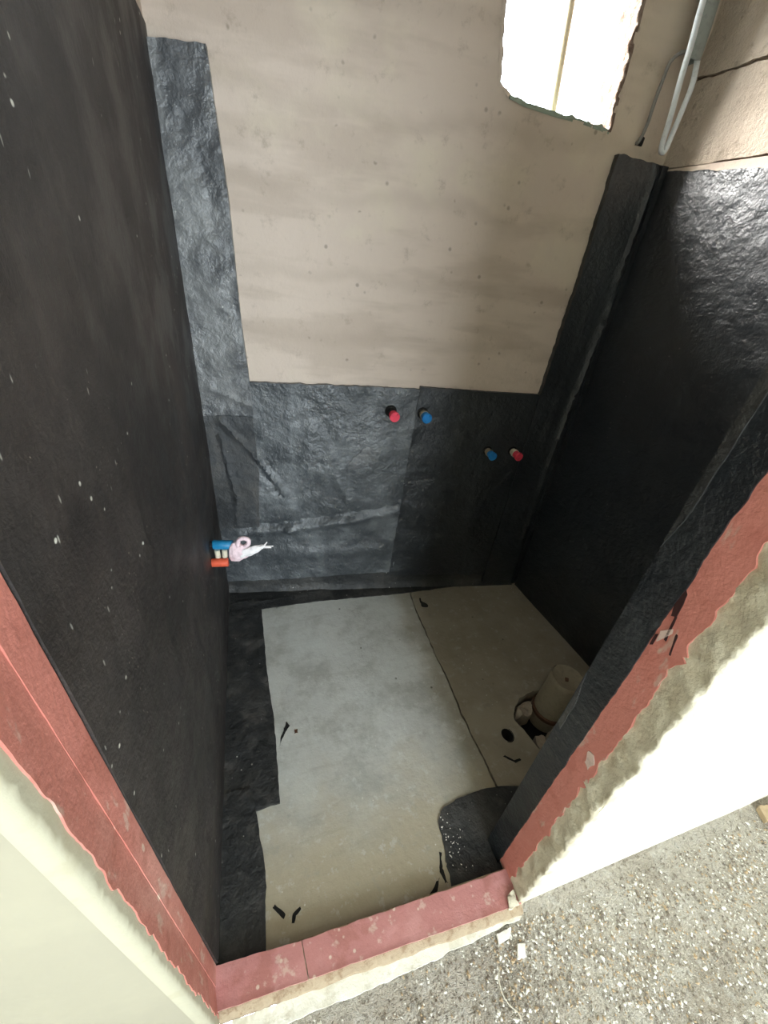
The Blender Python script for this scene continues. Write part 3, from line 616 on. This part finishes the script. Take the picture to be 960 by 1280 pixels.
smear([(0.835, 0.585, .001), (0.872, 0.552, .001), (0.900, 0.556, .001), (0.898, 0.562, .001), (0.872, 0.562, .001), (0.845, 0.588, .001)], 'thin curved dark mark on the floor in front of the drain hole', DARK, 76)
smear([(0.455, 0.300, .002), (0.465, 0.298, .002), (0.462, 0.335, .002), (0.476, 0.372, .002), (0.468, 0.376, .002), (0.452, 0.335, .002)], 'wavy tar drip beside the rounded floor patch', DARK, 77)
smear([(0.385, 0.283, .002), (0.42, 0.287, .002), (0.445, 0.318, .002), (0.43, 0.312, .002), (0.41, 0.296, .002)], 'tar crumbs along the inner edge of the sill', DARK, 78)

# ------------------------------------------------------------------ cables in the corner
cn = tag(empty('conduit', (1.376, 1.447, 2.2)), 'grey conduit coming down the right corner with cable loops at its end', 'conduit')
def conduit_mesh():
    pts = [Vector((1.378, 1.446, 2.195)), Vector((1.372, 1.447, 2.26)), Vector((1.366, 1.449, 2.34)), Vector((1.352, 1.452, 2.50)), Vector((1.345, 1.455, CZ))]
    R_ = [0.026, .029, .030, .030, .030]; n = 14; vs = []; fs = []
    for i, p in enumerate(pts):
        for k in range(n):
            a = 2 * math.pi * k / n; vs.append((p.x + R_[i] * math.cos(a), p.y + R_[i] * .7 * math.sin(a), p.z + (0.008 * noise.noise(Vector((a, 0, 0))) if i == 0 else 0)))
        if i:
            for k in range(n): a0 = (i - 1) * n; k2 = (k + 1) % n; fs.append((a0 + k, a0 + k2, a0 + n + k2, a0 + n + k))
    me = bpy.data.meshes.new('conduit_tube'); me.from_pydata(vs, [], fs); me.update(); smooth(me, 60); return me
link('conduit_tube', conduit_mesh(), CONDUIT, cn)
c = tube('electric_cable', spline([(1.325, 1.425, CZ - .002), (1.322, 1.424, 2.50), (1.318, 1.424, 2.34), (1.322, 1.424, 2.28), (1.332, 1.425, 2.217), (1.343, 1.430, 2.150), (1.362, 1.437, 2.062), (1.369, 1.440, 2.008), (1.378, 1.441, 1.986), (1.391, 1.440, 1.990), (1.394, 1.438, 2.030), (1.400, 1.438, 2.094), (1.402, 1.438, 2.150), (1.388, 1.441, 2.21)], 6), 0.0085, CABLE, None, 8)
tag(c, 'bright pale-grey cable hanging in a long narrow loop below the conduit', 'cable')
c = tube('electric_cable', spline([(1.352, 1.452, 2.215), (1.340, 1.474, 2.210), (1.327, 1.481, 2.190), (1.323, 1.482, 2.150), (1.321, 1.483, 2.098), (1.322, 1.484, 2.051), (1.320, 1.492, 2.011), (1.320, 1.503, 2.006)], 6), 0.0055, CABLE_D, None, 8)
tag(c, 'thinner dull-grey cable running from the conduit into a hole in the back wall', 'cable')
hole = slab('cable_hole', [(1.520, 2.000, .002), (1.546, 2.000, .002), (1.548, 2.022, .002), (1.530, 2.026, .002)], off(FB, -0.003), 0.0045, DARK, 0.006, parent=back_root)

# ------------------------------------------------------------------ the outer room
of = slab('floor_outer', [(-1.3, -2.4), (2.6, -2.4), (2.6, 0.20), (-1.3, 0.20)], off(FF, -0.10), 0.098, GRIT, 0.028, lambda u, v: 0.004 * max(-.5, fb(u, v, 2, 7)) + 0.003 * fb(u, v, 5, 35) - (0.002), back=True, sm=60)
tag(of, kind='structure')
sp = []
for i in range(26000):
    x = random.uniform(-0.25, 2.2); y = 0.158 - abs(random.gauss(0, .35)) if i % 3 else random.uniform(-1.0, .158)
    if y < -1.2: continue
    dens = fb(x, y, 8, 4)
    if dens < random.uniform(-.5, .3): continue
    k = 0 if random.random() < .36 else (1 if random.random() < .5 else 2)
    sp.append(((x, y, -0.002 + 0.004 * max(-.5, fb(x, y, 2, 7))), random.uniform(.0013, .0046) * (1.5 if random.random() < .15 else 1), (0, 0, 1), k))
o = chips('floor_grit', sp, [CHIP_W, CHIP_T, CHIP_G], None, 0.6)
tag(o, 'loose pale grit and plaster flakes strewn over the rough floor outside the sill', 'grit', kind='stuff')
def flake(poly, th, mat, label, seed):
    return tag(slab('plaster_flake', poly, off(FF, -0.002), th, mat, 0.008, lambda u, v: 0.003 * fb(u, v, seed, 50), seed=seed), label, 'plaster flake')
flake([(0.545, 0.135, .002), (0.585, 0.140, .002), (0.60, 0.158, .002), (0.552, 0.158, .002)], 0.010, CHIP_W, 'white plaster flake against the skirt at the right end of the sill', 81)
flake([(1.665, 0.135, .004), (1.76, 0.128, .004), (1.78, 0.165, .004), (1.69, 0.178, .004)], 0.022, CHIP_T, 'tan lump at the foot of the white wall, far right', 82)
flake([(0.585, 0.100, .002), (0.605, 0.095, .002), (0.622, 0.118, .002), (0.600, 0.124, .002)], 0.010, CHIP_W, 'pointed white flake a little in front of the right end of the sill', 83)
s_ = tube('dry_stem', spline([(0.528, 0.100, .004), (0.512, 0.080, .012), (0.508, 0.058, .010), (0.516, 0.036, .006), (0.532, 0.018, .004), (0.536, 0.002, .003)], 6), 0.0016, STEM, None, 6)
tag(s_, 'thin pale curved stem lying on the grit below the sill', 'twig')

for nm, poly, fr in (('wall_outer_left', [(-2.4, 0), (0.19, 0), (0.19, CZ), (-2.4, CZ)], lambda u, v, h: (-1.4 + h, u, v)),
                     ('wall_outer_right', [(-2.4, 0), (1.9, 0), (1.9, CZ), (-2.4, CZ)], lambda u, v, h: (2.7 - h, u, v))):
    tag(slab(nm, poly, fr, 0.1, WHITE, 0.2, back=True), kind='structure')
tag(slab('wall_outer_rear', [(-1.4, 0), (2.7, 0), (2.7, CZ), (-1.4, CZ)], lambda u, v, h: (u, -2.5 + h, v), 0.1, WHITE, 0.2, holes=[[(0.0, 0.2), (1.5, 0.2), (1.5, 2.4), (0.0, 2.4)]], back=True), kind='structure')
tag(slab('ceiling', [(-1.4, -2.5), (2.7, -2.5), (2.7, 1.95), (-1.4, 1.95)], lambda u, v, h: (u, v, CZ + 0.08 - h), 0.08, CEIL, 0.3, back=True), kind='structure')
